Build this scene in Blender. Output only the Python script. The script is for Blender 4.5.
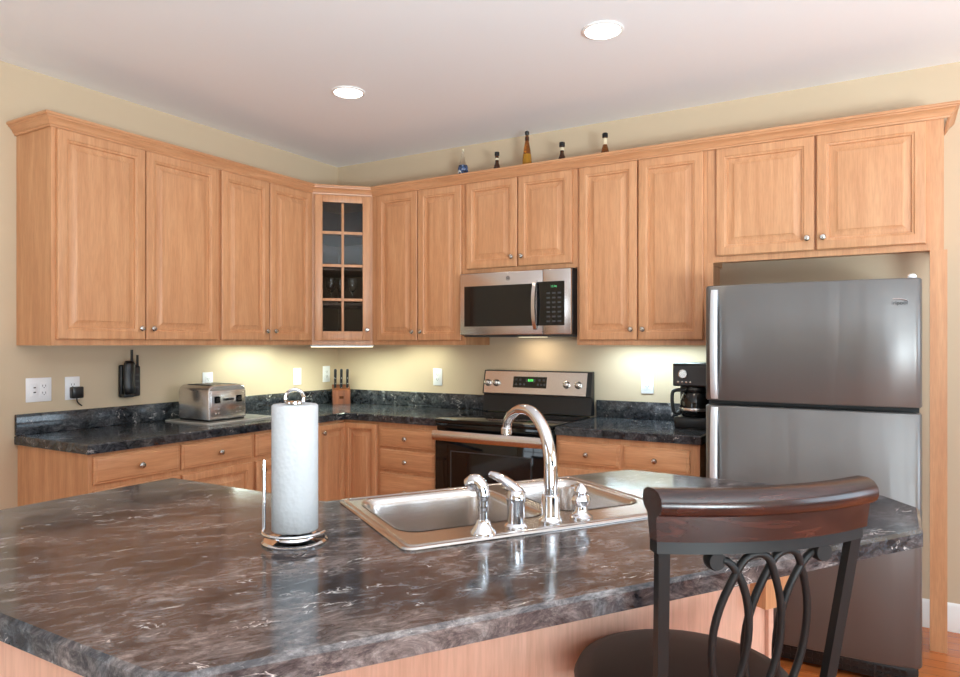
import bpy, bmesh, math, random
from mathutils import Vector, Matrix
for o in list(bpy.data.objects): bpy.data.objects.remove(o)
SC = bpy.context.scene
COL = SC.collection
PI = math.pi
random.seed(7)

# ------------------------------------------------------------------ camera, world, lights, exposure
YAW = math.radians(30.67)
cam = bpy.data.cameras.new('camera'); camo = bpy.data.objects.new('camera', cam); COL.objects.link(camo)
camo.location = (3.7936, -4.1845, 1.4315); camo.rotation_euler = (PI/2, 0, YAW)
cam.sensor_fit = 'HORIZONTAL'; cam.sensor_width = 36; cam.lens = 697/960*36; cam.shift_y = 5/960
cam.clip_start = .05
SC.camera = camo
SC.view_settings.view_transform = 'Standard'; SC.view_settings.look = 'None'
SC.view_settings.gamma = 1; SC.view_settings.use_curve_mapping = False
SC.view_settings.exposure = -0.28
try: SC.cycles.use_denoising = True
except Exception: pass
SC.cycles.max_bounces = 10; SC.cycles.diffuse_bounces = 5; SC.cycles.glossy_bounces = 5
SC.cycles.sample_clamp_indirect = 6; SC.cycles.caustics_reflective = False; SC.cycles.caustics_refractive = False

W = bpy.data.worlds.new('world'); SC.world = W; W.use_nodes = True
wb = W.node_tree.nodes['Background']; wb.inputs[0].default_value = (.72, .86, 1, 1); wb.inputs[1].default_value = 1.0

def area(name, loc, rot, sx, sy, power, color, spread=PI):
    l = bpy.data.lights.new(name, 'AREA'); l.shape = 'RECTANGLE'; l.size = sx; l.size_y = sy; l.energy = power; l.color = color
    l.spread = spread
    o = bpy.data.objects.new(name, l); COL.objects.link(o); o.location = loc; o.rotation_euler = rot
    return o
# daylight through the windows behind and beside the camera
area('daylight_window', (.9, -7.12, 1.55), (PI/2, 0, 0), 1.2, 1.7, 28, (.80, .91, 1))
area('daylight_patio', (5.5, -7.12, 1.2), (PI/2, 0, 0), 1.8, 2.2, 36, (.80, .91, 1))
area('daylight_side', (6.92, -1.9, 1.5), (PI/2, 0, PI/2), 2.2, 1.7, 105, (.70, .86, 1))
# unseen fill lights added to brighten the ceiling, standing in for a bounced flash
area('ceiling_fill', (6.35, -5.1, .7), (math.radians(90+51), 0, math.radians(50)), 1.0, 1.0, 205, (.80, .94, 1), math.radians(106))
area('ceiling_fill_rear', (5.9, -5.9, .8), (math.radians(90+44), 0, math.radians(42)), 1.0, 1.0, 95, (.80, .94, 1), math.radians(110))

CEIL = 2.829
# ------------------------------------------------------------------ helpers
def srgb(r, g, b):
    f = lambda c: (c/12.92 if c <= .04045 else ((c+.055)/1.055)**2.4)
    return (f(r/255), f(g/255), f(b/255), 1)

def mat(name, col=(.5,.5,.5,1), rough=.5, metal=0, **kw):
    m = bpy.data.materials.new(name); m.use_nodes = True
    b = m.node_tree.nodes['Principled BSDF']
    b.inputs['Base Color'].default_value = col; b.inputs['Roughness'].default_value = rough; b.inputs['Metallic'].default_value = metal
    for k, v in kw.items(): b.inputs[k.replace('_', ' ')].default_value = v
    return m
class G:
    """tiny node graph helper"""
    def __init__(s, m): s.m = m; s.n = m.node_tree.nodes; s.l = m.node_tree.links; s.b = s.n['Principled BSDF']
    def add(s, t, **kw):
        n = s.n.new(t)
        for k, v in kw.items(): setattr(n, k, v)
        return n
    def link(s, a, b): s.l.new(a, b)
    def coords(s, scale=(1,1,1), rot=(0,0,0), rand=True):
        tc = s.add('ShaderNodeTexCoord'); mp = s.add('ShaderNodeMapping')
        mp.inputs['Scale'].default_value = scale; mp.inputs['Rotation'].default_value = rot
        s.link(tc.outputs['Object'], mp.inputs['Vector'])
        if rand:
            oi = s.add('ShaderNodeObjectInfo'); mu = s.add('ShaderNodeMath', operation='MULTIPLY'); mu.inputs[1].default_value = 37
            s.link(oi.outputs['Random'], mu.inputs[0]); s.link(mu.outputs[0], mp.inputs['Location'])
        return mp.outputs[0]
    def noise(s, vec, scale, detail=4, rough=.55, dist=0):
        n = s.add('ShaderNodeTexNoise'); n.inputs['Scale'].default_value = scale; n.inputs['Detail'].default_value = detail
        n.inputs['Roughness'].default_value = rough; n.inputs['Distortion'].default_value = dist
        s.link(vec, n.inputs['Vector']); return n.outputs['Fac']
    def ramp(s, fac, stops):
        r = s.add('ShaderNodeValToRGB'); e = r.color_ramp.elements
        while len(e) > 1: e.remove(e[-1])
        e[0].position, e[0].color = stops[0]
        for p, c in stops[1:]:
            x = e.new(p); x.color = c
        s.link(fac, r.inputs[0]); return r.outputs[0]
    def mix(s, fac, a, b, blend='MIX'):
        n = s.add('ShaderNodeMix', data_type='RGBA', blend_type=blend)
        for inp, v in ((n.inputs[0], fac), (n.inputs[6], a), (n.inputs[7], b)):
            if hasattr(v, 'is_linked') or hasattr(v, 'links'): s.link(v, inp)
            else: inp.default_value = v
        return n.outputs[2]
    def bump(s, h, strength=.1, dist=.002):
        n = s.add('ShaderNodeBump'); n.inputs['Strength'].default_value = strength; n.inputs['Distance'].default_value = dist
        s.link(h, n.inputs['Height']); s.link(n.outputs[0], s.b.inputs['Normal'])

def wood(name, scale, c1, c2, c3, rough=.38):
    m = mat(name, c2, rough); g = G(m)
    v = g.coords(scale)
    n1 = g.noise(v, 2.2, 3, .5, .6); n2 = g.noise(v, 14, 2, .6, 0)
    base = g.ramp(n1, [(.28, c1), (.5, c2), (.72, c3)])
    fine = g.ramp(n2, [(.35, (.86,.84,.82,1)), (.6, (1,1,1,1))])
    col = g.mix(.75, base, fine, 'MULTIPLY')
    g.link(col, g.b.inputs['Base Color'])
    return m
WC = (srgb(194,138,97), srgb(203,148,106), srgb(213,160,118))
M = {}
M['wood'] = wood('maple_upright_grain', (11, 11, .9), *WC)
M['wood_h'] = wood('maple_level_grain', (.9, .9, 13), *WC)
M['wood_pale'] = wood('maple_panel', (9, 9, .7), srgb(214,168,146), srgb(221,177,156), srgb(227,184,164), .4)
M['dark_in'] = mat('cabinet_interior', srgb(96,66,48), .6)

def granite(name, top, off):
    m = mat(name, rough=.12); g = G(m)
    v0 = g.coords((1, 1, 1), (0, 0, math.radians(-58)), False)
    m2 = g.add('ShaderNodeMapping'); m2.inputs['Scale'].default_value = (2.8, 5.6, 5.6); m2.inputs['Location'].default_value = (off*9, off*5, 0); g.link(v0, m2.inputs[0]); v = m2.outputs[0]
    n1 = g.noise(v, 4.2, 14, .80, .7); n2 = g.noise(v, 1.0, 5, .65, .6); n3 = g.noise(v, 3.2, 5, .6, 1.2); n4 = g.noise(v, 3.4, 3, .5, 0); n5 = g.noise(v, 17, 6, .7, .4)
    a = g.ramp(n1, top)
    b = g.ramp(n1, [(.36, srgb(16,18,22)), (.46, srgb(36,38,43)), (.55, srgb(64,66,71)), (.66, srgb(100,102,107)), (.8, srgb(146,147,152))])
    k = g.ramp(n2, [(.40, (0,0,0,1)), (.58, (1,1,1,1))])
    base = g.mix(k, a, b)
    base = g.mix(.7, base, g.ramp(n5, [(.34, (.45,.45,.46,1)), (.5, (1,1,1,1)), (.68, (1.5,1.47,1.45,1))]), 'MULTIPLY')
    # thin pale veins: where a warped noise crosses its middle value
    sb = g.add('ShaderNodeMath', operation='SUBTRACT'); g.link(n3, sb.inputs[0]); sb.inputs[1].default_value = .5
    ab = g.add('ShaderNodeMath', operation='ABSOLUTE'); g.link(sb.outputs[0], ab.inputs[0])
    vein = g.ramp(ab.outputs[0], [(.0, (.95,.95,.95,1)), (.008, (.6,.6,.6,1)), (.018, (0,0,0,1))])
    msk = g.ramp(n4, [(.59, (0,0,0,1)), (.66, (1,1,1,1))])
    f = g.mix(1, vein, msk, 'MULTIPLY')
    col = g.mix(f, base, srgb(205,198,194))
    g.link(col, g.b.inputs['Base Color'])
    return m
M['stone'] = granite('laminate_stone_lit', [(.34, srgb(40,37,41)), (.44, srgb(72,65,66)), (.53, srgb(104,94,92)), (.62, srgb(134,126,124)), (.75, srgb(158,154,155))], 0)  # same laminate throughout; brown reflections on the island put into the colour
M['stone_shade'] = granite('laminate_stone_shade', [(.36, srgb(18,21,24)), (.46, srgb(44,48,51)), (.56, srgb(76,79,81)), (.66, srgb(112,114,116)), (.8, srgb(158,158,160))], .3)  # same laminate; dimmer, bluer light along the walls put into the colour

def anisotropy(m, amount):
    g = G(m); t = g.add('ShaderNodeTangent', direction_type='RADIAL', axis='Z'); g.link(t.outputs[0], g.b.inputs['Tangent']); g.b.inputs['Anisotropic'].default_value = amount; g.b.inputs['Anisotropic Rotation'].default_value = .25

def wallpaint(name, c):
    m = mat(name, c, .75); g = G(m); v = g.coords((1,1,1), rand=False)
    g.bump(g.noise(v, 180, 2), .06, .001); return m
M['wall'] = wallpaint('wall_paint', srgb(203,182,154))
M['ceil'] = wallpaint('ceiling_paint', srgb(246,247,249))
M['trim'] = mat('white_trim', srgb(240,238,235), .35)

def floorwood():
    m = mat('hardwood', rough=.22); g = G(m)
    tc = g.add('ShaderNodeTexCoord'); mp = g.add('ShaderNodeMapping'); g.link(tc.outputs['Object'], mp.inputs[0])
    br = g.add('ShaderNodeTexBrick'); br.inputs['Scale'].default_value = 1; br.inputs['Brick Width'].default_value = 1.1; br.inputs['Row Height'].default_value = .085
    br.inputs['Mortar Size'].default_value = .0012; br.inputs['Color1'].default_value = srgb(176,92,44); br.inputs['Color2'].default_value = srgb(206,120,62); br.inputs['Mortar'].default_value = srgb(80,40,20)
    g.link(mp.outputs[0], br.inputs['Vector'])
    mp2 = g.add('ShaderNodeMapping'); mp2.inputs['Scale'].default_value = (1, 22, 1); g.link(tc.outputs['Object'], mp2.inputs[0])
    n = g.noise(mp2.outputs[0], 3, 4)
    c = g.mix(.6, br.outputs[0], g.ramp(n, [(.3, (.7,.62,.55,1)), (.7, (1,1,1,1))]), 'MULTIPLY')
    g.link(c, g.b.inputs['Base Color']); return m
M['floor'] = floorwood()
M['bounce_floor'] = mat('pale_bounce', srgb(206,203,198), .95)  # pale neutral tone invented to weaken the orange floor bounce

def steel(name, c, rough, stretch, amt=.08):
    m = mat(name, c, rough, 1); g = G(m); v = g.coords(stretch)
    n = g.noise(v, 9, 3)
    r = g.ramp(n, [(.3, (rough-amt,)*3+(1,)), (.7, (rough+amt,)*3+(1,))])
    g.link(r, g.b.inputs['Roughness']); return m
M['steel'] = steel('brushed_steel', srgb(216,212,210), .25, (2, 2, 60), .012)
M['fridge_steel'] = steel('fridge_steel', srgb(112,110,109), .33, (1.5, 1.5, 70), .012)
M['fridge_steel'].node_tree.nodes['Principled BSDF'].inputs['Metallic'].default_value = .55
anisotropy(M['fridge_steel'], .7)
def warp(m):
    g = G(m); n = g.noise(g.coords((7, 7, .55), rand=True), 1.0, 2, .45, .3); g.bump(n, .35, .02)
warp(M['fridge_steel'])
M['handle_steel'] = mat('smooth_steel', srgb(214,218,224), .38, .65)
M['sink_steel'] = steel('sink_steel', srgb(196,190,186), .24, (30, 30, 30), .01)
M['chrome'] = mat('chrome', srgb(225,226,230), .06, 1)
M['nickel'] = mat('brushed_nickel', srgb(196,192,186), .25, 1)
M['black_gloss'] = mat('black_glass', srgb(12,12,13), .05)
M['black'] = mat('black_plastic', srgb(20,20,22), .32)
M['black_matte'] = mat('black_matte', srgb(26,26,27), .6)
M['grey_dark'] = mat('charcoal_enamel', srgb(58,58,60), .45)
M['white'] = mat('white_plastic', srgb(238,238,240), .35)
M['slot'] = mat('slot_dark', srgb(60,60,62), .6)
M['paper'] = mat('paper_towel', srgb(182,183,186), .9)
def towel():
    m = M['paper']; g = G(m); v = g.coords((1,1,1), rand=False)
    vo = g.add('ShaderNodeTexVoronoi'); vo.inputs['Scale'].default_value = 95; g.link(v, vo.inputs['Vector'])
    g.bump(vo.outputs['Distance'], .5, .002)
towel()
def glass(name, col=(1,1,1,1), rough=0, ior=1.45):
    m = mat(name, col, rough); m.node_tree.nodes['Principled BSDF'].inputs['Transmission Weight'].default_value = 1
    m.node_tree.nodes['Principled BSDF'].inputs['IOR'].default_value = ior; return m
M['glass'] = glass('clear_glass')
def pane_mat():
    m = bpy.data.materials.new('cabinet_pane'); m.use_nodes = True; nt = m.node_tree
    for n in list(nt.nodes): nt.nodes.remove(n)
    out = nt.nodes.new('ShaderNodeOutputMaterial'); mx = nt.nodes.new('ShaderNodeMixShader'); tr = nt.nodes.new('ShaderNodeBsdfTransparent')
    gl = nt.nodes.new('ShaderNodeBsdfGlossy'); gl.inputs['Roughness'].default_value = .02; fr = nt.nodes.new('ShaderNodeFresnel'); fr.inputs[0].default_value = 1.32
    tr.inputs[0].default_value = (.8,.8,.8,1)
    nt.links.new(fr.outputs[0], mx.inputs[0]); nt.links.new(tr.outputs[0], mx.inputs[1]); nt.links.new(gl.outputs[0], mx.inputs[2]); nt.links.new(mx.outputs[0], out.inputs[0])
    return m
M['pane'] = pane_mat()
M['amber'] = mat('amber_liquor', srgb(150,82,16), .05, Transmission_Weight=.55)
M['gold'] = mat('golden_liquor', srgb(214,150,36), .05, Transmission_Weight=.5)
M['brown_glass'] = mat('brown_glass', srgb(66,34,16), .06)
M['blue_label'] = mat('blue_label', srgb(70,96,140), .5)
def speckled(m):
    g = G(m); n = g.noise(g.coords((1,1,1)), 42, 2, .5, .5)
    g.link(g.ramp(n, [(.40, srgb(30,34,48)), (.47, srgb(66,92,140)), (.54, srgb(60,80,120)), (.58, srgb(214,214,216))]), g.b.inputs['Base Color'])
speckled(M['blue_label'])
M['cream'] = mat('cream_label', srgb(220,205,175), .6)
M['mahog'] = wood('mahogany', (2.5, 30, 30), srgb(26,14,14), srgb(42,21,19), srgb(62,32,26), .25)
M['iron'] = mat('dark_iron', srgb(17,16,17), .5, 0, Specular_IOR_Level=.3)
M['leather'] = mat('brown_leather', srgb(32,21,18), .5)
M['block_wood'] = wood('knife_block_wood', (10, 10, 1), srgb(84,42,22), srgb(116,62,34), srgb(142,82,48), .4)
M['board'] = mat('glass_board', srgb(196,190,180), .12)
def emit(name, c, s):
    m = mat(name, c, .5); b = m.node_tree.nodes['Principled BSDF']; b.inputs['Emission Color'].default_value = c; b.inputs['Emission Strength'].default_value = s; return m
M['lamp'] = emit('lamp_glow', (1, .97, .9, 1), 14)
M['tube_warm'] = emit('warm_tube', (1, .88, .60, 1), 2.2)
M['tube_green'] = emit('cool_tube', (.82, 1, .8, 1), 5)
M['digits'] = emit('green_digits', (.1, .9, .15, 1), 1.6)
M['digits_dim'] = emit('dim_green_digits', (.1, .6, .2, 1), .25)

# ------------------------------------------------------------------ mesh builder
class MB:
    def __init__(s): s.bm = bmesh.new()
    def face(s, vs):
        try: return s.bm.faces.new(vs)
        except ValueError: return None
    def box(s, x0, y0, z0, x1, y1, z1, bev=0, seg=2):
        r = bmesh.ops.create_cube(s.bm, size=1)
        vs = r['verts']
        for v in vs: v.co = Vector(((x0+x1)/2 + v.co.x*(x1-x0), (y0+y1)/2 + v.co.y*(y1-y0), (z0+z1)/2 + v.co.z*(z1-z0)))
        if bev:
            es = {e for v in vs for e in v.link_edges}
            bmesh.ops.bevel(s.bm, geom=list(es), offset=bev, segments=seg, affect='EDGES', profile=.5)
        return s
    def loft(s, loops, cap0=True, cap1=True, closed=True):
        rows = [[s.bm.verts.new(p) for p in L] for L in loops]
        n = len(rows[0])
        for a, b in zip(rows, rows[1:]):
            for i in range(n if closed else n-1):
                j = (i+1) % n
                s.face([a[i], a[j], b[j], b[i]])
        if cap0: s.face(rows[0][::-1])
        if cap1: s.face(rows[-1])
        return rows
    def lathe(s, prof, c=(0,0,0), seg=24, axis='Z', cap=True):
        loops = []
        for r, h in prof:
            L = []
            for i in range(seg):
                a = 2*PI*i/seg; x, y = r*math.cos(a), r*math.sin(a)
                p = {'Z': (x, y, h), 'Y': (x, h, y), 'X': (h, x, y)}[axis]
                L.append((c[0]+p[0], c[1]+p[1], c[2]+p[2]))
            loops.append(L)
        s.loft(loops, cap, cap); return s
    def tube(s, path, rad, seg=10, closed=False, flat=None):
        P = [Vector(p) for p in path]; n = len(P)
        R = rad if isinstance(rad, (list, tuple)) else [rad]*n
        tang = []
        for i in range(n):
            a = P[i-1] if (i > 0 or closed) else P[0]; b = P[(i+1) % n] if (i < n-1 or closed) else P[-1]
            tang.append((b-a).normalized())
        up = Vector((0,0,1)) if abs(tang[0].z) < .9 else Vector((1,0,0))
        u = (up - tang[0]*up.dot(tang[0])).normalized()
        loops = []
        for i in range(n):
            u = (u - tang[i]*u.dot(tang[i])).normalized(); w = tang[i].cross(u)
            L = []
            for k in range(seg):
                a = 2*PI*k/seg + PI/seg
                fu, fw = (1, 1) if flat is None else flat
                L.append(P[i] + u*(R[i]*fu*math.cos(a)) + w*(R[i]*fw*math.sin(a)))
            loops.append(L)
        if closed:
            loops.append(loops[0])
            rows = [[s.bm.verts.new(p) for p in L] for L in loops[:-1]]; rows.append(rows[0])
            for a, b in zip(rows, rows[1:]):
                for i in range(seg): s.face([a[i], a[(i+1)%seg], b[(i+1)%seg], b[i]])
        else: s.loft(loops)
        return s
    def prism(s, poly, z0, z1, bev=0):
        P = [Vector((p[0], p[1])) for p in poly]
        loops = [[(p.x, p.y, z0) for p in P], [(p.x, p.y, z1-bev) for p in P]]
        if bev: loops.append([(p.x, p.y, z1) for p in inset(P, bev)])
        s.loft(loops); return s
    def plate(s, outer, holes, z0, z1, bev=0):
        """slab with holes; outer and holes are 2D loops"""
        top_out = inset([Vector(p) for p in outer], bev) if bev else [Vector(p) for p in outer]
        for z, O in ((z1, top_out), (z0, [Vector(p) for p in outer])):
            es = []; rows = []
            for L in [O]+[[Vector(q) for q in h] for h in holes]:
                vs = [s.bm.verts.new((p.x, p.y, z)) for p in L]; rows.append(vs)
                es += [s.bm.edges.new((vs[i], vs[(i+1) % len(vs)])) for i in range(len(vs))]
            bmesh.ops.triangle_fill(s.bm, use_beauty=True, use_dissolve=False, edges=es)
            if z == z1: tr = rows
            else: br = rows
        mids = tr[0]
        if bev:
            mids = [s.bm.verts.new((p[0], p[1], z1-bev)) for p in outer]
            n = len(mids)
            for i in range(n): s.face([mids[i], mids[(i+1)%n], tr[0][(i+1)%n], tr[0][i]])
        n = len(mids)
        for i in range(n): s.face([br[0][i], br[0][(i+1)%n], mids[(i+1)%n], mids[i]])
        for a, b in zip(tr[1:], br[1:]):
            n = len(a)
            for i in range(n): s.face([a[i], a[(i+1)%n], b[(i+1)%n], b[i]])
        return s
    def xform(s, m):
        bmesh.ops.transform(s.bm, matrix=m, verts=s.bm.verts); return s
    def build(s, name, m, parent=None, angle=35, smooth=True):
        bmesh.ops.remove_doubles(s.bm, verts=s.bm.verts, dist=1e-6)
        bmesh.ops.recalc_face_normals(s.bm, faces=s.bm.faces)
        me = bpy.data.meshes.new(name); s.bm.to_mesh(me); s.bm.free()
        if smooth:
            for p in me.polygons: p.use_smooth = True
            me.set_sharp_from_angle(angle=math.radians(angle))
        me.materials.append(M[m] if isinstance(m, str) else m)
        o = bpy.data.objects.new(name, me); COL.objects.link(o)
        if parent: o.parent = parent
        return o
def inset(P, d):
    n = len(P); area_ = sum(P[i].x*P[(i+1)%n].y - P[(i+1)%n].x*P[i].y for i in range(n)); sg = 1 if area_ > 0 else -1
    out = []
    for i in range(n):
        a, b, c = P[i-1], P[i], P[(i+1)%n]
        e1 = (b-a).normalized(); e2 = (c-b).normalized()
        n1 = Vector((-e1.y, e1.x))*sg; n2 = Vector((-e2.y, e2.x))*sg
        k = (n1+n2); k = k / max(.25, (1+n1.dot(n2)))
        out.append(b + k*d)
    return out
def rrect(x0, y0, x1, y1, r, seg=5):
    pts = []
    for cx, cy, a0 in ((x1-r, y1-r, 0), (x0+r, y1-r, PI/2), (x0+r, y0+r, PI), (x1-r, y0+r, 1.5*PI)):
        for i in range(seg+1):
            a = a0 + PI/2*i/seg; pts.append((cx+r*math.cos(a), cy+r*math.sin(a)))
    return pts
def thing(name, label, cat, loc=(0,0,0), rz=0, group=None):
    o = bpy.data.objects.new(name, None); COL.objects.link(o); o.location = loc; o.rotation_euler = (0,0,rz); o.empty_display_size = .1
    o['label'] = label; o['category'] = cat
    if group: o['group'] = group
    return o
def tag(o, label, cat, group=None, loc=None):
    o['label'] = label; o['category'] = cat
    if group: o['group'] = group
    if loc: o.location = loc
    return o
def struct(o): o['kind'] = 'structure'; return o
def spline(pts, n=8):
    P = [Vector(p) for p in pts]; out = []
    for i in range(len(P)-1):
        p0 = P[max(i-1,0)]; p1 = P[i]; p2 = P[i+1]; p3 = P[min(i+2, len(P)-1)]
        for k in range(n):
            t = k/n
            out.append(.5*((2*p1) + (p2-p0)*t + (2*p0-5*p1+4*p2-p3)*t*t + (3*p1-p0-3*p2+p3)*t**3))
    out.append(P[-1]); return out

# ------------------------------------------------------------------ the room
RX, RY = 6.8, -7.0
struct(MB().box(-.1, -4.9, -.06, RX+.1, .1, 0).build('floor', 'floor'))
struct(MB().box(-.1, RY-.1, -.06, RX+.1, -4.9005, .004).build('floor_bounce', 'bounce_floor'))  # unseen pale floor added to keep orange bounce off the ceiling
struct(MB().box(-.1, RY-.1, CEIL, RX+.1, .1, CEIL+.06).build('ceiling', 'ceil'))
struct(MB().box(-.1, RY, 0, 0, .1, CEIL).build('wall_left', 'wall'))
struct(MB().box(0, 0, 0, RX+.1, .1, CEIL).build('wall_back', 'wall'))
def pierced(name, axis, at, thick, a0, a1, holes):
    b = MB(); xs = a0
    def seg(p, q, z0, z1):
        if q-p < 1e-4 or z1-z0 < 1e-4: return
        if axis == 'x': b.box(p, at, z0, q, at+thick, z1)
        else: b.box(at, p, z0, at+thick, q, z1)
    for (h0, h1, z0, z1) in holes:
        seg(xs, h0, 0, CEIL); seg(h0, h1, 0, z0); seg(h0, h1, z1, CEIL); xs = h1
    seg(xs, a1, 0, CEIL)
    return struct(b.build(name, 'wall'))
pierced('wall_front', 'x', RY-.1, .1, 0, RX, [(.3, 1.5, .75, 2.35), (4.6, 6.4, .05, 2.3)])
pierced('wall_right', 'y', RX, .1, RY, 0, [(-3.1, -.7, .7, 2.35)])
def window(name, axis, at, a0, a1, z0, z1, bars):
    r = bpy.data.objects.new(name, None); COL.objects.link(r); struct(r); r.location = (a0, at, z0) if axis == 'x' else (at, a0, z0)
    b = MB(); w = a1-a0; h = z1-z0
    def bx(p, q, u, v):
        if axis == 'x': b.box(p, -.03, u, q, .03, v)
        else: b.box(-.03, p, u, .03, q, v)
    bx(0, .06, 0, h); bx(w-.06, w, 0, h); bx(.06, w-.06, 0, .06); bx(.06, w-.06, h-.06, h)
    for i in range(1, bars): bx(w*i/bars-.02, w*i/bars+.02, .06, h-.06)
    bx(.06, w-.06, h*.5-.018, h*.5+.018)
    b.build('window_frame', 'trim', r)
window('window_1', 'x', RY-.05, .3, 1.5, .75, 2.35, 2)
window('window_2', 'x', RY-.05, 4.6, 6.4, .05, 2.3, 2)
window('window_3', 'y', RX+.05, -3.1, -.7, .7, 2.35, 3)
def baseboard(name, x0, x1, y=0):
    b = MB(); pr = [(0,0),(-.016,0),(-.016,.10),(-.011,.112),(-.011,.122),(-.006,.135),(0,.14)]
    b.loft([[(x0, y+p[0], p[1]) for p in pr], [(x1, y+p[0], p[1]) for p in pr]])
    return struct(b.build(name, 'trim'))
baseboard('baseboard_back', 2.99, RX)
# left wall baseboard, past the end of the cabinets
b = MB(); pr = [(0,0),(.016,0),(.016,.10),(.011,.112),(.011,.122),(.006,.135),(0,.14)]
b.loft([[(p[0], RY, p[1]) for p in pr], [(p[0], -2.37, p[1]) for p in pr]]); struct(b.build('baseboard_left', 'trim'))

# ------------------------------------------------------------------ cabinets
def ring(x0, x1, z0, z1, d, y): return [(x0+d, y, z0+d), (x1-d, y, z0+d), (x1-d, y, z1-d), (x0+d, y, z1-d)]
def panel_door(parent, x0, x1, z0, z1, yb, m='wood', name='door', t=.025, fw=.058):
    """raised panel door whose back lies on y=yb, facing -y"""
    f = yb-t; b = MB()
    R = [(0, yb), (0, f+.005), (.004, f+.001), (.008, f), (fw-.014, f), (fw-.010, f+.004), (fw-.002, f+.006), (fw+.001, f+.015), (fw+.008, f+.015), (fw+.034, f+.0045), (fw+.0355, f+.0025), (fw+.040, f+.0020)]
    b.loft([ring(x0, x1, z0, z1, d, y) for d, y in R])
    return b.build(name, m, parent, 25)
def drawer_front(parent, x0, x1, z0, z1, yb, name='drawer', t=.02):
    f = yb-t; b = MB()
    b.loft([ring(x0, x1, z0, z1, d, y) for d, y in [(0, yb), (0, f+.009), (.004, f+.006), (.012, f+.005), (.016, f+.001), (.020, f)]])
    return b.build(name, 'wood_h', parent, 25)
def knob(parent, x, z, y):
    y -= .0045
    b = MB(); b.lathe([(.005, 0), (.005, -.012), (.013, -.016), (.0155, -.022), (.012, -.028), (.004, -.030)], (x, y, z), 14, 'Y')
    return b.build('knob', 'nickel', parent)
UB, UT = 1.422, 2.475
def upper(label, loc, rz, w, doors, z0=UB, z1=UT, depth=.32, dz=(1.452, 2.468), knobs=None, left_side=False):
    """doors: list of (x0,x1); body local: x 0..w, y -depth..0"""
    t = thing('upper_cabinet', label, 'cabinet', (loc[0], loc[1], z0), rz, 'wooden upper cabinets')
    b = MB(); b.box(0.0005, -depth, .028, w-.0005, -.002, z1-z0); b.box(0.0005, -depth, 0, w-.0005, -depth+.019, .0285)
    for q in (.0005, w-.0125): b.box(q, -depth+.019, 0, q+.012, -.002, .0285)
    b.build('body', 'wood', t)
    for i, (a, c) in enumerate(doors):
        d = panel_door(t, a, c, dz[0]-z0, dz[1]-z0, -depth)
        kx = c-.03 if i % 2 == 0 else a+.03
        knob(d, kx, dz[0]-z0+.06, -depth-.02)
    return t
# left wall: local x = +y
upper('wooden two-door wall cabinet at left end of the left wall, above the double switch plate', (0, -2.36), PI/2, .962, [(.02, .476), (.484, .942)])
upper('wooden two-door wall cabinet on the left wall, beside the glass-door corner cabinet', (0, -1.398), PI/2, .783, [(.010, .379), (.387, .757)])
# back wall
upper('wooden two-door wall cabinet right of the glass-door cabinet, left of the microwave', (.615, 0), 0, .775, [(.057, .402), (.411, .755)])
upper('short wooden two-door wall cabinet directly above the microwave', (1.39, 0), 0, .785, [(.018, .390), (.399, .757)], z0=1.885, dz=(1.912, 2.468))
upper('tall wooden two-door wall cabinet between the microwave and the refrigerator', (2.175, 0), 0, .755, [(.02, .370), (.379, .736)])
t = upper('wide short wooden two-door cabinet above the refrigerator, with a post down to the floor', (2.93, 0), 0, 1.065, [(.049, .522), (.534, .994)], z0=1.866, dz=(1.898, 2.468))
# its posts: short one down beside the tall cabinet, long one down to the floor
zb = -1.866
MB().box(0.0, -.32, 1.43-1.866, .03, -.302, 0).build('side_post', 'wood', t)
MB().box(1.01, -.32, zb, 1.078, -.295, 0).build('end_post', 'wood', t)

# corner cabinet with a glazed door
A = .615; dp = .32
cx0 = (dp+A)/2
t = thing('corner_cabinet', 'diagonal corner upper cabinet with an eight-pane glass door', 'cabinet', (cx0, -cx0, UB), PI/4)
def loc45(x, y):
    dx, dy = x-cx0, y+cx0; c = math.sqrt(.5); return (c*(dx+dy), c*(-dx+dy))
pent = [loc45(*p) for p in ((.002, -.002), (.002, -A+.0005), (dp, -A+.0005), (A-.0005, -dp), (A-.0005, -.002))]
pent2 = [loc45(*p) for p in ((.014, -.014), (.014, -A+.014), (dp-.006, -A+.014), (A-.014, -dp+.006), (A-.014, -.014))]
H = UT-UB
b = MB()
for z in (0, H-.02): b.prism(pent, z, z+.02)
for i in (0, 1, 3, 4):
    i2 = (i+1) % 5
    if i == 2: continue
    q = [pent[i], pent[i2], pent2[i2], pent2[i]]
    b.prism(q, .02, H-.02)
b.build('body', 'wood', t)
hw = math.hypot(A-dp, A-dp)/2
# face frame
b = MB(); b.box(-hw+.001, -.001, 0, -hw+.03, .018, H); b.box(hw-.03, -.001, 0, hw-.001, .018, H); b.box(-hw+.03, -.001, 0, hw-.03, .018, .035); b.box(-hw+.03, -.001, H-.05, hw-.03, .018, H)
b.build('face_frame', 'wood', t)
b = MB(); pin = [loc45(*p) for p in ((.016, -.016), (.016, -A+.018), (dp-.012, -A+.02), (A-.02, -dp+.012), (A-.018, -.016))]
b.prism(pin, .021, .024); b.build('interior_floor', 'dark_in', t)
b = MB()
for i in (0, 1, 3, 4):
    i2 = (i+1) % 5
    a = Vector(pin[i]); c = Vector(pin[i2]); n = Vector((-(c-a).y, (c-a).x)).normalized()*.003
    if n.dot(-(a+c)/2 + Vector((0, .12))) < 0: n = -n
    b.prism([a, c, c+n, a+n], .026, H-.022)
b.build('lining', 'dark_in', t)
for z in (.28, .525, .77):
    MB().prism(inset([Vector(p) for p in pin], .006), z, z+.016).build('shelf', 'dark_in', t)
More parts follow.
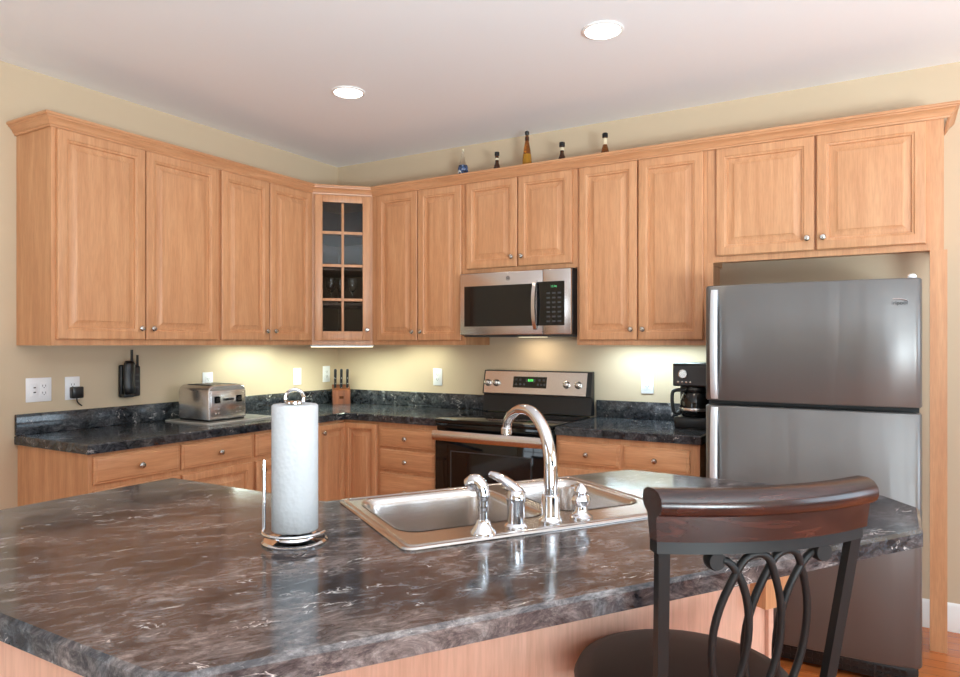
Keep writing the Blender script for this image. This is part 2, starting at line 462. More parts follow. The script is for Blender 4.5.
# door 8 panes
x0, x1, z0, z1 = -hw+.016, hw-.016, .03, 1.044
st = .055
b = MB(); yb, yf = -.002, -.022
b.box(x0, yf, z0, x0+st, yb, z1, .004); b.box(x1-st, yf, z0, x1, yb, z1, .004)
b.box(x0+st, yf, z0, x1-st, yb, z0+st+.01, .003); b.box(x0+st, yf, z1-st+.006, x1-st, yb, z1, .003)
b.box(-.009, yf+.004, z0+st, .009, yb, z1-st, .004)
pz0, pz1 = z0+st+.01, z1-st+.006
zs = [pz0+(pz1-pz0)*f for f in (.245, .51, .765)]
for z in zs: b.box(x0+st, yf+.004, z-.010, x1-st, yb, z+.010, .004)
dr = b.build('door', 'wood', t)
edges = [pz0]+zs+[pz1]
for i in range(4):
    for s in (0, 1):
        xa, xb = (x0+st, -.008) if s == 0 else (.008, x1-st)
        MB().box(xa, -.010, edges[i], xb, -.007, edges[i+1]).build('glass_pane', 'pane', dr)
knob(dr, x1-.026, z0+.075, -.022)
CORNER = t

# crown
def sweep(path, prof, name, m):
    P = [Vector(p) for p in path]; n = len(P); loops = []
    for i in range(n):
        d1 = (P[i]-P[i-1]).normalized() if i > 0 else (P[1]-P[0]).normalized()
        d2 = (P[i+1]-P[i]).normalized() if i < n-1 else d1
        n1 = Vector((d1.y, -d1.x)); n2 = Vector((d2.y, -d2.x)); k = (n1+n2)/(1+n1.dot(n2))
        loops.append([(P[i].x+k.x*o, P[i].y+k.y*o, z) for o, z in prof])
    b = MB(); b.loft(loops); return b.build(name, m, None, 25)
prof = [(.0, 2.486), (.0, 2.4725), (.008, 2.4725), (.010, 2.481), (.015, 2.484), (.020, 2.496), (.031, 2.509), (.037, 2.512), (.038, 2.518), (.044, 2.520), (.046, 2.526), (.044, 2.533), (.030, 2.533), (.010, 2.490)]
prof = [(.0015+o, z) for o, z in prof]
tag(sweep([(.003, -2.36), (.32, -2.36), (.32, -.615), (.615, -.32), (4.008, -.32), (4.008, -.003)], prof, 'crown_molding', 'wood_h'),
    'stepped wooden crown moulding running along the top of all upper cabinets', 'moulding')

# base cabinets
BD, BT, TOE = .62, .924, .10
def base(label, loc, rz, w, spec, depth=BD):
    t = thing('base_cabinet', label, 'cabinet', (loc[0], loc[1], 0), rz, 'wooden base cabinets')
    b = MB(); b.box(.0005, -depth, TOE, w-.0005, -.003, BT); b.build('body', 'wood', t)
    MB().box(.001, -depth+.06, 0, w-.001, -.06, TOE).build('toe_kick', 'black_matte', t)
    for kind, x0, x1, z0, z1, kx, kz in spec:
        d = drawer_front(t, x0, x1, z0, z1, -depth) if kind == 'drawer' else panel_door(t, x0, x1, z0, z1, -depth, fw=.05)
        if kx is not None: knob(d, kx, kz, -depth-.02)
    return t
base('wooden base cabinet with two drawers at the left end of the left wall', (0, -2.355), PI/2, .955, [
    ('drawer', .02, .468, .778, .908, .244, .842), ('drawer', .48, .936, .778, .908, .708, .842),
    ('door', .02, .468, .12, .752, .43, .70), ('door', .48, .936, .12, .752, .52, .70)])
base('narrow wooden base cabinet on the left wall behind the paper towel roll', (0, -1.4), PI/2, .49, [
    ('drawer', .01, .465, .778, .908, .24, .842), ('door', .01, .465, .12, .752, .05, .70)])
# corner base (L shaped) with two leaf doors
t = thing('corner_base_cabinet', 'wooden inside-corner base cabinet with two hinged leaf doors under the knife block', 'cabinet', (0, 0, 0))
b = MB(); Lp = [(.003, -.003), (.003, -.909), (.62, -.909), (.62, -.62), (.914, -.62), (.914, -.003)]
b.prism(Lp, TOE, BT); b.build('body', 'wood', t)
MB().prism([(.06, -.06), (.06, -.908), (.56, -.908), (.56, -.56), (.913, -.56), (.913, -.06)], 0, TOE).build('toe_kick', 'black_matte', t)
d = panel_door(t, 0, .258, .12, .905, 0, fw=.045); d.matrix_parent_inverse = Matrix(); d.location = (.62, -.888, 0); d.rotation_euler = (0, 0, PI/2)
knob(d, .035, .855, -.02)
panel_door(t, .643, .908, .12, .905, -.62, fw=.045)
base('wooden base cabinet with a stack of four drawers, left of the range', (.915, 0), 0, .465, [
    ('drawer', .017, .45, .768, .892, .235, .828), ('drawer', .017, .45, .618, .748, .235, .683), ('drawer', .017, .45, .38, .598, .235, .49), ('drawer', .017, .45, .12, .36, .235, .24)])
base('wooden base cabinet with two drawers between the range and the refrigerator', (2.176, 0), 0, .785, [
    ('drawer', .012, .37, .768, .892, .19, .828), ('drawer', .392, .737, .768, .892, .565, .828),
    ('door', .012, .37, .12, .745, .33, .70), ('door', .392, .737, .12, .745, .43, .70)])

# worktops
CT, TH = .97, .044
t = thing('worktop', 'long L-shaped dark stone worktop with backsplash, from the left wall to the range', 'worktop', (0, 0, BT+.001))
zt = CT-BT-.001
o = MB().prism([(.003, -.003), (.003, -2.37), (.645, -2.37), (.645, -.645), (1.382, -.645), (1.382, -.003)], 0, zt, .006).build('slab', 'stone_shade', t)
MB().box(.003, -2.37, zt+.0005, .022, -.003, zt+.105, .003).build('backsplash', 'stone_shade', t)
MB().box(.0225, -.022, zt+.0005, 1.382, -.003, zt+.105, .003).build('backsplash', 'stone_shade', t)
t = thing('worktop', 'short dark stone worktop with backsplash between the range and the refrigerator', 'worktop', (2.176, -.003, BT+.001))
MB().prism([(.002, 0), (.002, -.642), (.795, -.642), (.795, 0)], 0, zt, .006).build('slab', 'stone_shade', t)
MB().box(.002, -.019, zt+.0005, .795, 0, zt+.105, .003).build('backsplash', 'stone_shade', t)

# ------------------------------------------------------------------ island
ISL = [(1.655, -3.584), (2.892, -3.584), (2.945, -3.560), (3.857, -2.138), (3.857, -1.87), (3.77, -1.735), (2.955, -1.704), (2.36, -2.655), (1.655, -2.655)]
un = Vector((3.857-2.945, -2.138+3.560)).normalized(); nn = Vector((un.y, -un.x))      # along the slanted front; outwards (towards the stool)
BLs = Vector((2.395, -2.645)) + un*.0 ; SL, SW = .82, .56
S = lambda a, b: BLs + un*a + nn*b
hole = [S(.02, .02), S(SL-.02, .02), S(SL-.02, SW-.02), S(.02, SW-.02)]
IZ = .928
b = MB(); b.plate(ISL, [hole], IZ, CT, .008)
o = b.build('island_worktop', 'stone', None, 30)
tag(o, 'large angled dark brown-grey stone island top with a cut-out for the sink', 'worktop')
# base of the island: hollow shell
BP = [(1.69, -3.548), (2.52, -3.548), (3.4785, -2.059), (3.13, -1.84), (2.975, -1.745), (2.388, -2.69), (1.69, -2.69)]
t = thing('kitchen_island', 'pale wooden panelled base under the island top', 'cabinet', (2.4, -2.7, 0))
rel = [(x-2.4, y+2.7) for x, y in BP]; V = [Vector(p) for p in rel]; V2 = inset(V, .019)
# drop any part of the shell that the sink bowls need: shell walls only
b = MB()
for i in range(len(V)):
    j = (i+1) % len(V); b.prism([V[i], V[j], V2[j], V2[i]], .0, IZ-.001)
b.build('panels', 'wood_pale', t)
# corner post and corbel on the right end
pc = V[2]; e1 = un; e2 = -nn
def P2(a, c): return pc + e1*a + e2*c
MB().prism([P2(.001, -.012), P2(.02, -.012), P2(.02, .06), P2(.001, .06)], 0, .72).build('corner_post', 'wood_pale', t)
b = MB(); loops = []
cp = [(-.06, IZ-.001), (.105, IZ-.001), (.100, IZ-.03), (.085, IZ-.08), (.055, IZ-.14), (.025, .70), (-.06, .70)]
for c in (-.055, -.001): loops.append([(*P2(x, c), z) for x, z in cp])
b.loft(loops); b.build('corbel', 'wood', t)
MB().box(1.69-2.4, -3.567+2.7, 0, 2.80-2.4, -3.5485+2.7, IZ-.001).build('end_panel', 'wood_pale', t)

# sink
t = thing('double_sink', 'stainless steel double bowl sink set into the island', 'sink', (BLs.x, BLs.y, CT+.0008), math.atan2(un.y, un.x))
# local: x = a, y = -b
ro = rrect(0, -SW, SL, 0, .03, 4)
bw = [(.045, .455), (.505, .775)]
holes = [rrect(a0, -.435, a1, -.05, .06, 6) for a0, a1 in bw]
b = MB(); b.plate(ro, [h for h in holes], .0, .006, .004); b.build('rim', 'sink_steel', t, 40)
b = MB(); rr = rrect(.012, -SW+.012, SL-.012, -.012, .022, 4); rr2 = rrect(.024, -SW+.024, SL-.024, -.024, .014, 4)
b.loft([[(p[0], p[1], z) for p in L] for L, z in ((rr, .006), (rrect(.016, -SW+.016, SL-.016, -.016, .02, 4), .0085), (rrect(.020, -SW+.020, SL-.020, -.020, .018, 4), .0085), (rr2, .006))], False, False)
b.build('rim_bead', 'sink_steel', t, 60)
for k, (a0, a1) in enumerate(bw):
    b = MB(); L = []
    for d, z in ((-.004, .0075), (.0, .0065), (.005, .0), (.010, -.02), (.016, -.12), (.022, -.165), (.036, -.182), (.06, -.19)):
        L.append([(p[0], p[1], z) for p in rrect(a0+d, -.435+d, a1-d, -.05-d, max(.02, .06-d*.3), 6)])
    L += [[(p[0], p[1], -.192) for p in rrect(a0+.12, -.30, a1-.12, -.19, .04, 6)]]
    b.loft(L, False, True)
    bowl = b.build('bowl', 'sink_steel', t, 60)
    MB().lathe([(.042, -.1905), (.042, -.188), (.032, -.188), (.028, -.1905)], ((a0+a1)/2, -.245, 0), 20).build('drain', 'chrome', bowl)
SINK_Z = CT+.0008+.006
def on_deck(a, bb): p = S(a, bb); return (p.x, p.y, SINK_Z+.0004)
rs = math.atan2(un.y, un.x)
DB = .50
# faucet spout (local: x along sink, +y away from the camera over the bowls)
t = thing('faucet', 'tall chrome gooseneck kitchen faucet with a separate lever handle, arching over the sink', 'faucet', on_deck(.418, DB), rs)
MB().lathe([(.031, 0), (.031, .006), (.026, .012), (.0235, .02), (.0235, .062), (.0215, .068), (.018, .07)], (0,0,0), 24).build('base_collar', 'chrome', t)
path = spline([(0,0,.066), (0,0,.12), (0,.004,.17), (0,.03,.228), (0,.085,.268), (0,.145,.274), (0,.195,.258), (0,.222,.238), (0,.232,.215)], 7)
n = len(path)
MB().tube(path, [.0185-.006*i/(n-1) for i in range(n)], 16).build('spout', 'chrome', t, 60)
MB().lathe([(.0125, 0), (.0155, -.004), (.0155, -.020), (.012, -.024)], (0, .233, .217), 18).build('aerator', 'chrome', t)
hx, hy = -.106, -.008
vb = MB().lathe([(.029, 0), (.029, .006), (.023, .012), (.0225, .062), (.0245, .066), (.024, .078), (.018, .090), (.008, .095)], (hx,hy,0), 24).build('handle_body', 'chrome', t)
path = spline([(hx+x, hy+y, z) for x, y, z in ((.012,-.002,.076), (.004,.006,.092), (-.012,.024,.108), (-.026,.044,.119), (-.037,.062,.124))], 6); n = len(path)
MB().tube(path, [.021-.008*i/(n-1) if i < n-3 else .012 for i in range(n)], 14, flat=(.7, 1.1)).build('lever', 'chrome', vb, 60)
t = thing('side_sprayer', 'chrome pull-out side sprayer, leftmost of the fittings behind the sink', 'sprayer', on_deck(.215, DB+.02), rs)
MB().lathe([(.032, 0), (.031, .006), (.022, .016), (.016, .030), (.015, .034)], (0,0,0), 22).build('holder', 'chrome', t)
path = spline([(0,0,.034), (0,0,.062), (.0,.0,.092), (-.004,.005,.112), (-.013,.017,.122), (-.020,.030,.112)], 6); n = len(path)
rr_ = [.013, .0145, .0165, .0175, .0185, .0195]
MB().tube(path, [rr_[min(5, int(i*6/n))] for i in range(n)], 14).build('spray_head', 'chrome', t, 60)
t = thing('soap_dispenser', 'short chrome soap dispenser, rightmost of the fittings behind the sink', 'soap dispenser', on_deck(.512, DB), rs)
MB().lathe([(.030, 0), (.030, .005), (.022, .010), (.017, .016), (.015, .030), (.023, .036), (.026, .047), (.022, .056), (.015, .060), (.015, .065), (.019, .070), (.015, .078), (.008, .086), (.003, .090)], (0,0,0), 22).build('pump_body', 'chrome', t)
MB().tube(spline([(0,0,.070), (0,.02,.076), (0,.042,.072)], 5), .0055, 10).build('nozzle', 'chrome', t)

# paper towel
TP = (2.594, -3.008)
t = thing('paper_towel_holder', 'chrome upright paper towel holder with side arm and looped top', 'towel holder', (TP[0], TP[1], CT+.0005), YAW)
MB().lathe([(.074, 0), (.075, .004), (.070, .008), (.045, .009), (.040, .016), (.020, .018), (.006, .019)], (0,0,0), 36).build('base', 'chrome', t)
b = MB(); b.tube([(0,0,.018), (0,0,.325)], .0045, 10); b.build('rod', 'chrome', t)
loop = [(-.019, 0, .322), (-.021, 0, .335), (-.015, 0, .348), (0, 0, .354), (.015, 0, .348), (.021, 0, .335), (.019, 0, .322)]
MB().tube(spline(loop, 5), .0042, 10).build('top_loop', 'chrome', t)
MB().lathe([(.022, .322), (.022, .326), (.004, .327)], (0,0,0), 20).build('top_cap', 'chrome', t)
ringp = [(.072*math.cos(a), .072*math.sin(a), .026) for a in [PI*(1.08+.87*k/20) for k in range(21)]]
arm = [(-.070, -.004, .19), (-.070, -.004, .05), (-.070, -.006, .030)] + ringp
MB().tube(arm, .0042, 10).build('side_arm', 'chrome', t)
t2 = thing('paper_towel_roll', 'full white paper towel roll standing on the chrome holder', 'paper towels', (TP[0], TP[1], CT+.028), YAW)
b = MB(); L = []
N = 48
def rollr(i):
    a = i/N; return .0515 + (.0025*(1-((a-.80) % 1)))
for z, d in ((0, .003), (.003, 0), (.289, 0), (.292, .003), (.292, .032)):
    L.append([((rollr(i)-d)*math.cos(2*PI*i/N), (rollr(i)-d)*math.sin(2*PI*i/N), z) for i in range(N)])
L.append([(.0195*math.cos(2*PI*i/N), .0195*math.sin(2*PI*i/N), .292) for i in range(N)])
L.append([(.0195*math.cos(2*PI*i/N), .0195*math.sin(2*PI*i/N), .0) for i in range(N)])
L.append(L[0]); b.loft(L, False, False); b.build('paper', 'paper', t2, 50)
MB().loft([[(.0190*math.cos(2*PI*i/24), .0190*math.sin(2*PI*i/24), z) for i in range(24)] for z in (.001, .2915)] , False, False)
b = MB(); b.loft([[(r*math.cos(2*PI*i/24), r*math.sin(2*PI*i/24), z) for i in range(24)] for r, z in ((.0193,.001),(.0193,.2925),(.0175,.2925),(.0175,.001),(.0193,.001))], False, False)
b.build('cardboard_core', 'cream', t2)

# ------------------------------------------------------------------ bar stool
def cw(X, d): # camera-right X, depth d -> world xy
    c, s = math.cos(YAW), math.sin(YAW); return (3.7936 + c*X - s*d, -4.1845 + s*X + c*d)
sx, sy = cw(.441, 1.52)
t = thing('bar_stool', 'swivel bar stool with dark wood top rail, iron scroll back and brown round seat', 'stool', (sx, sy, 0), YAW+math.radians(14.0))
SZ = .735
MB().lathe([(.205, SZ-.075), (.222, SZ-.068), (.232, SZ-.05), (.234, SZ-.034), (.226, SZ-.018), (.19, SZ-.006), (.12, SZ-.001), (.03, SZ)], (0,0,0), 48).build('seat', 'leather', t, 60)
MB().lathe([(.20, SZ-.100), (.214, SZ-.098), (.214, SZ-.077), (.20, SZ-.076)], (0,0,0), 40).build('seat_frame', 'iron', t)
MB().lathe([(.09, SZ-.135), (.09, SZ-.101)], (0,0,0), 24).build('swivel_plate', 'iron', t)
for sxn in (-1, 1):
    for syn in (-1, 1):
        MB().tube(spline([(.10*sxn, .10*syn, SZ-.13), (.135*sxn, .135*syn, .52), (.15*sxn, .15*syn, .28), (.185*sxn, .185*syn, .0)], 6), .0165, 4).build('leg', 'iron', t)
b = MB(); b.tube([(.225*math.cos(a), .225*math.sin(a), .26) for a in [2*PI*k/40 for k in range(40)]], .010, 10, True); b.build('foot_ring', 'iron', t)
MB().tube([(.17*math.cos(a), .17*math.sin(a), SZ-.145) for a in [2*PI*k/32 for k in range(32)]], .012, 6, True).build('leg_ring', 'iron', t)
# back: curved in plan, y of back as a function of x and z
def by(x, z): return -.205 - .065*(z-.72)/.38 - .040*(1-(x/.215)**2)
HWT, HWB = .196, .167
def hw_(z): return HWB + (HWT-HWB)*(z-.64)/(1.06-.64)
for s in (-1, 1):
    b = MB(); pts = [(s*hw_(z), by(s*hw_(z), z) if z > .75 else by(s*hw_(z), z), z) for z in (.63, .70, .80, .90, 1.0, 1.075)]
    b.tube(pts, .0150, 4, flat=(1, .85)); b.build('back_post', 'iron', t, 30)
    MB().tube([(s*hw_(.645), by(s*hw_(.645), .645)+.004, .648), (s*.14, -.15, .648)], .012, 6).build('post_bracket', 'iron', t)
# bar under the wood
b = MB(); L = []
for k in range(25):
    x = -.211+.422*k/24; y = by(x, 1.07); L.append([(x, y-.014, 1.070), (x, y+.012, 1.070), (x, y+.012, 1.092), (x, y-.014, 1.092)])
b.loft(L); b.build('top_bar', 'iron', t, 30)
# wooden rail
b = MB(); L = []
pr = [(-.014, 1.0925), (.012, 1.0925), (.014, 1.140), (.026, 1.146), (.031, 1.160), (.027, 1.174), (.012, 1.182), (-.012, 1.183), (-.028, 1.178), (-.037, 1.168), (-.039, 1.157), (-.035, 1.146), (-.026, 1.139), (-.018, 1.137)]
for k in range(33):
    u = -1+2*k/32; L.append([(u*(.2145+.004*min(1, (p[1]-1.0925)/.05)), by(u*.2185, 1.12)+p[0], p[1]) for p in pr])
b.loft(L); b.build('top_rail', 'mahog', t, 50)
# scroll work: interlaced ovals
PX, HWo = .066, .0345
ZC, ZB, ZT = 1.034, .775, 1.068
def oval(c, side):  # from top crossing to bottom crossing
    out = []
    for k in range(0, 13):
        u = k/12; z = ZC-(ZC-ZB)*u; out.append((c + side*HWo*math.sin(PI*u)**.75 if 0 < u < 1 else c, z))
    return out
cs = [-PX, 0, PX]
def arch(c0, c1):
    return [(c0+(c1-c0)*(.5-.5*math.cos(PI*k/8)), ZC+(ZT-ZC)*math.sin(PI*k/8)**.8) for k in range(1, 8)]
def strand(pts2):
    # smooth
    P = pts2
    for _ in range(2): P = [P[0]]+[((P[i-1][0]+2*P[i][0]+P[i+1][0])/4, (P[i-1][1]+2*P[i][1]+P[i+1][1])/4) for i in range(1, len(P)-1)]+[P[-1]]
    return P
def tube2(P, off, name='scroll'):
    b = MB(); b.tube([(x, by(x, z)+off, z) for x, z in P], .0072, 8); return b.build(name, 'iron', t, 60)
st_ = []
st_.append(strand(oval(cs[0], -1)[::-1] + arch(cs[0], cs[1]) + oval(cs[1], 1)))
st_.append(strand(oval(cs[1], -1)[::-1] + arch(cs[1], cs[2]) + oval(cs[2], 1)))
st_.append(strand([(cs[0]-.030, ZT-.012), (cs[0]-.026, ZT-.008), (cs[0]-.014, ZT-.016)] + oval(cs[0], 1)))
st_.append(strand([(cs[2]+.030, ZT-.012), (cs[2]+.026, ZT-.008), (cs[2]+.014, ZT-.016)] + oval(cs[2], -1)))
for k, P in enumerate(st_): tube2(P, .004 if k % 2 else -.004)
for s in (-1, 1):
    x = s*(PX+.042); z = ZT-.012
    b = MB(); b.lathe([(.002, -.011), (.0155, -.011), (.0175, -.006), (.0175, .006), (.0155, .011), (.002, .011)], (x, by(x, z), z), 20, 'Y'); b.build('scroll_end', 'iron', t)
b = MB(); L = []
for k in range(17):
    x = -.178+.356*k/16; y = by(x, .775); L.append([(x, y-.008, .762), (x, y+.008, .762), (x, y+.008, .778), (x, y-.008, .778)])
b.loft(L); b.build('lower_bar', 'iron', t, 30)

# ------------------------------------------------------------------ refrigerator
FX0, FX1 = 3.034, 3.895; FW = FX1-FX0
t = thing('refrigerator', 'stainless steel top-freezer refrigerator at the right end of the kitchen', 'refrigerator', (FX0, 0, 0))
MB().box(.008, -.765, .10, FW-.008, -.06, 1.685, .006).build('case', 'grey_dark', t)
b = MB()
b.box(.02, -.74, .0, FW-.02, -.08, .099)
b.build('plinth', 'black_matte', t)
b = MB(); b.box(.012, -.80, .02, FW-.012, -.742, .092, .006)
for k in range(26): b.box(.05+k*.0295, -.804, .035, .05+k*.0295+.02, -.80, .048); b.box(.05+k*.0295, -.804, .062, .05+k*.0295+.02, -.80, .075)
b.build('toe_grille', 'black', t)
def fdoor(z0, z1, name):
    # plan profile: gently bowed front with soft side edges
    pr = [(0.0, -.772), (0.0, -.815), (.006, -.832), (.02, -.840)]
    for k in range(0, 21):
        u = k/20; x = .03+(FW-.06)*u; pr.append((x, -.862+.021*abs(2*u-1)**5))
    pr += [(FW-.02, -.840), (FW-.006, -.832), (FW, -.815), (FW, -.772)]
    b = MB(); P = [Vector(p) for p in pr]
    b.loft([[(p.x, p.y, z) for p in Q] for Q, z in ((inset(P, .006), z0), (P, z0+.006), (P, z1-.006), (inset(P, .006), z1))])
    return b.build(name, 'fridge_steel', t, 50)
up = fdoor(1.168, 1.700, 'freezer_door'); lo = fdoor(.105, 1.146, 'refrigerator_door')
MB().box(.01, -.80, 1.1465, FW-.01, -.771, 1.1675).build('gasket', 'black_matte', t)
def fhandle(par, za, zb, bow_at):
    b = MB(); L = []; n = 24
    for k in range(n+1):
        u = k/n; z = za+(zb-za)*u
        out = .028*math.sin(PI*min(1, max(0, u)))**.5
        yy = -.846-out; xw = .017
        xc = .046+.010*(u if bow_at > 0 else (1-u))*0
        L.append([(xc-xw, yy+.012, z), (xc-xw*.9, yy-.004, z), (xc, yy-.010, z), (xc+xw*.9, yy-.004, z), (xc+xw, yy+.012, z)])
    b.loft(L); return b.build('handle', 'handle_steel', par, 50)
fhandle(up, 1.176, 1.680, 1); fhandle(lo, .46, 1.138, 0)
MB().lathe([(.016, 1.700), (.016, 1.712), (.010, 1.718), (.002, 1.719)], (FW-.035, -.805, 0), 16).build('hinge_cap', 'white', t)
# badge: name inside an open loop
b = MB(); b.tube([( .765+.052*math.cos(a), -.853, 1.598+.018*math.sin(a)) for a in [PI*(.15+1.25*k/24) for k in range(25)]], .0016, 6); 
b.build('badge_loop', 'chrome', up)
def text(body, size, loc, rot, m, parent, name, align='CENTER'):
    c = bpy.data.curves.new(name, 'FONT'); c.body = body; c.size = size; c.align_x = align; c.align_y = 'CENTER'; c.extrude = .0004
    o = bpy.data.objects.new(name, c); COL.objects.link(o)
    dg = bpy.context.evaluated_depsgraph_get(); me = bpy.data.meshes.new_from_object(o.evaluated_get(dg))
    bpy.data.objects.remove(o); o = bpy.data.objects.new(name, me); COL.objects.link(o); me.materials.clear(); me.materials.append(M[m])
    o.parent = parent; o.location = loc; o.rotation_euler = rot; return o
text('Whirlpool', .022, (.765, -.8545, 1.598), (PI/2, 0, 0), 'slot', up, 'badge_lettering')

# ------------------------------------------------------------------ range
RX0, RW = 1.388, .782
t = thing('range', 'freestanding stainless and black electric range with a glass cooktop', 'range', (RX0, 0, 0))
MB().box(.004, -.64, .03, RW-.004, -.03, .945).build('case', 'black_matte', t)
b = MB(); b.box(-.003+.004, -.672, .950, RW-.001, -.09, .976, .006); b.build('cooktop', 'black_gloss', t)
for (x, y, r) in ((.2, -.50, .10), (.57, -.50, .085), (.2, -.24, .075), (.57, -.24, .095)):
    b = MB(); b.loft([[(x+q*math.cos(2*PI*i/40), y+q*math.sin(2*PI*i/40), .9763) for i in range(40)] for q in (r, r-.003)], False, False); b.build('burner_mark', 'slot', t)
MB().box(.006, -.655, .905, RW-.006, -.641, .948, .003).build('trim_strip', 'black_gloss', t)
d = MB().box(.008, -.678, .29, RW-.008, -.642, .900, .008).build('oven_door', 'black_gloss', t)
b = MB(); b.loft([ring(.12, RW-.12, .42, .79, q, -.6785) for q in (0, .006)], False, False); b.build('window_outline', 'slot', d)
MB().box(.12+.006, -.6788, .426, RW-.126, -.6782, .784).build('oven_window', 'black_gloss', d)
b = MB(); L = []
for k in range(21):
    u = k/20; x = .012+(RW-.024)*u; y = -.704-.006*math.sin(PI*u)
    L.append([(x, y+.012, .852), (x, y-.004, .850), (x, y-.016, .866), (x, y-.016, .894), (x, y-.004, .910), (x, y+.012, .908)])
b.loft(L); b.build('handle', 'steel', d, 50)
for x in (.04, RW-.04): MB().box(x-.015, -.694, .862, x+.015, -.677, .898, .003).build('handle_bracket', 'steel', d)
MB().box(.008, -.672, .04, RW-.008, -.642, .28, .008).build('storage_drawer', 'black_gloss', t)
# back guard
b = MB(); pr = [(-.03, .977), (-.088, .977), (-.075, 1.09), (-.095, 1.095), (-.062, 1.25), (-.03, 1.253)]
b.loft([[(0.0, p[0], p[1]) for p in pr], [(RW, p[0], p[1]) for p in pr]]); bg = b.build('backguard', 'black', t, 25)
s0, s1 = Vector((-.0975, 1.10)), Vector((-.0655, 1.247))
def slab(b, x0, x1, f0, f1, off0, off1):
    dv = s1-s0; nv = Vector((-dv.y, dv.x)).normalized()
    if nv.x > 0: nv = -nv
    p = [s0+dv*f0+nv*off0, s0+dv*f1+nv*off0, s0+dv*f1+nv*off1, s0+dv*f0+nv*off1]
    b.loft([[(x0, q.x, q.y) for q in p], [(x1, q.x, q.y) for q in p]])
b = MB(); slab(b, .012, RW-.03, 0, .98, -.001, .004); pan = b.build('control_panel', 'steel', bg, 25)
b = MB(); slab(b, .232, .475, .27, .76, .0041, .0062); disp = b.build('display', 'black_gloss', pan, 25)
b = MB(); slab(b, .325, .395, .53, .66, .0063, .0068)
b.build('clock_window', 'grey_dark', disp)
dv = (s1-s0); tilt = math.atan2(dv.y, -(-dv.x)) 
ang = math.atan2(s1.y-s0.y, s1.x-s0.x)  # slope of the panel
q = s0+dv*.595; nv = Vector((-dv.y, dv.x)).normalized(); nv = nv if nv.x < 0 else -nv
text('8:09', .022, (.36, q.x+nv.x*.0072, q.y+nv.y*.0072), (ang, 0, 0), 'digits', disp, 'clock_digits')
for f, xs in ((.42, (.255, .285, .315, .415, .44, .462)), (.62, (.255, .285, .425, .455))):
    for x in xs:
        b = MB(); slab(b, x-.007, x+.007, f-.045, f+.045, .0063, .0070); b.build('touch_key', 'slot', disp)
for x in (.040, .105, RW-.165, RW-.085):
    q = s0+dv*.45; b = MB(); b.lathe([(.024, 0), (.024, .004), (.019, .007), (.0175, .026), (.014, .029), (.003, .030)], (0,0,0), 20)
    zax = Vector((0, nv.x, nv.y)); R = Vector((0,0,1)).rotation_difference(zax).to_matrix().to_4x4()
    b.xform(Matrix.Translation((x, q.x+nv.x*.004, q.y+nv.y*.004)) @ R); kb = b.build('control_knob', 'nickel', pan, 40)

# ------------------------------------------------------------------ microwave
MX0, MW, MZ0, MH = 1.398, .772, 1.474, .405
t = thing('microwave', 'stainless over-the-range microwave with a black window under the short cabinet', 'microwave', (MX0, 0, MZ0))
MB().box(0, -.375, .008, MW, -.004, MH, .004).build('case', 'black', t)
MB().box(.01, -.36, 0, MW-.01, -.02, .0075).build('vent_plate', 'grey_dark', t)
MB().box(.30, -.16, -.002, .48, -.10, -.0002).build('cooktop_light', 'tube_warm', t)
l = bpy.data.lights.new('cooktop_glow', 'AREA'); l.shape = 'RECTANGLE'; l.size = .18; l.size_y = .06; l.energy = .9; l.color = (1, .88, .66)
o = bpy.data.objects.new('cooktop_glow', l); COL.objects.link(o); o.location = (.39, -.13, -.006); o.parent = t
xs = .766*MW*.995
d = MB().box(.002, -.40, .012, xs-.001, -.376, MH-.004, .005).build('door', 'steel', t)
MB().box(.045*MW, -.4012, .16*MH, .67*MW, -.4002, .79*MH).build('window', 'black_gloss', d)
b = MB(); L = []
for k in range(17):
    u = k/16; z = .10*MH+u*.74*MH; y = -.402-.034*math.sin(PI*u)**.6; L.append([(.70*MW-.014, y+.008, z), (.70*MW-.011, y-.005, z), (.70*MW+.011, y-.005, z), (.70*MW+.014, y+.008, z)])
b.loft(L); b.build('handle', 'steel', d, 50)
c = MB().box(xs+.001, -.40, .012, MW-.002, -.376, MH-.004, .005).build('control_section', 'steel', t)
MB().box(xs-.038, -.4014, .16*MH, .945*MW, -.4003, .81*MH).build('keypad', 'black_gloss', c)
for r in range(7):
    for q in range(3):
        x = xs+.026+q*.036; z = .21*MH+r*.028
        MB().box(x, -.4020, z, x+.022, -.4015, z+.010).build('key', 'slot', c)
text('12:46', .018, (xs+.072, -.4018, .735*MH), (PI/2, 0, 0), 'digits_dim', c, 'clock_digits')
b = MB(); b.tube([(.455*MW+.012*math.cos(a), -.4012, .89*MH+.012*math.sin(a)) for a in [2*PI*k/24 for k in range(24)]], .0014, 6, True)
b.tube(spline([(.455*MW-.007, -.4012, .89*MH+.003), (.455*MW-.003, -.4012, .89*MH+.006), (.455*MW-.004, -.4012, .89*MH-.005), (.455*MW+.002, -.4012, .89*MH), (.455*MW+.006, -.4012, .89*MH+.006), (.455*MW+.004, -.4012, .89*MH-.005)], 4), .0009, 6)
b.build('round_monogram', 'slot', d)

# ------------------------------------------------------------------ things on the worktops
# cutting board and toaster
b = MB(); b.prism(rrect(-.20, -.25, .20, .25, .02), 0, .007, .002)
tag(b.build('cutting_board', 'board'), 'pale glass cutting board under the toaster', 'cutting board', None, (.262, -1.33, CT+.0005))
t = thing('toaster', 'four-slice stainless steel toaster on the left worktop', 'toaster', (.265, -1.395, CT+.008), PI/2)
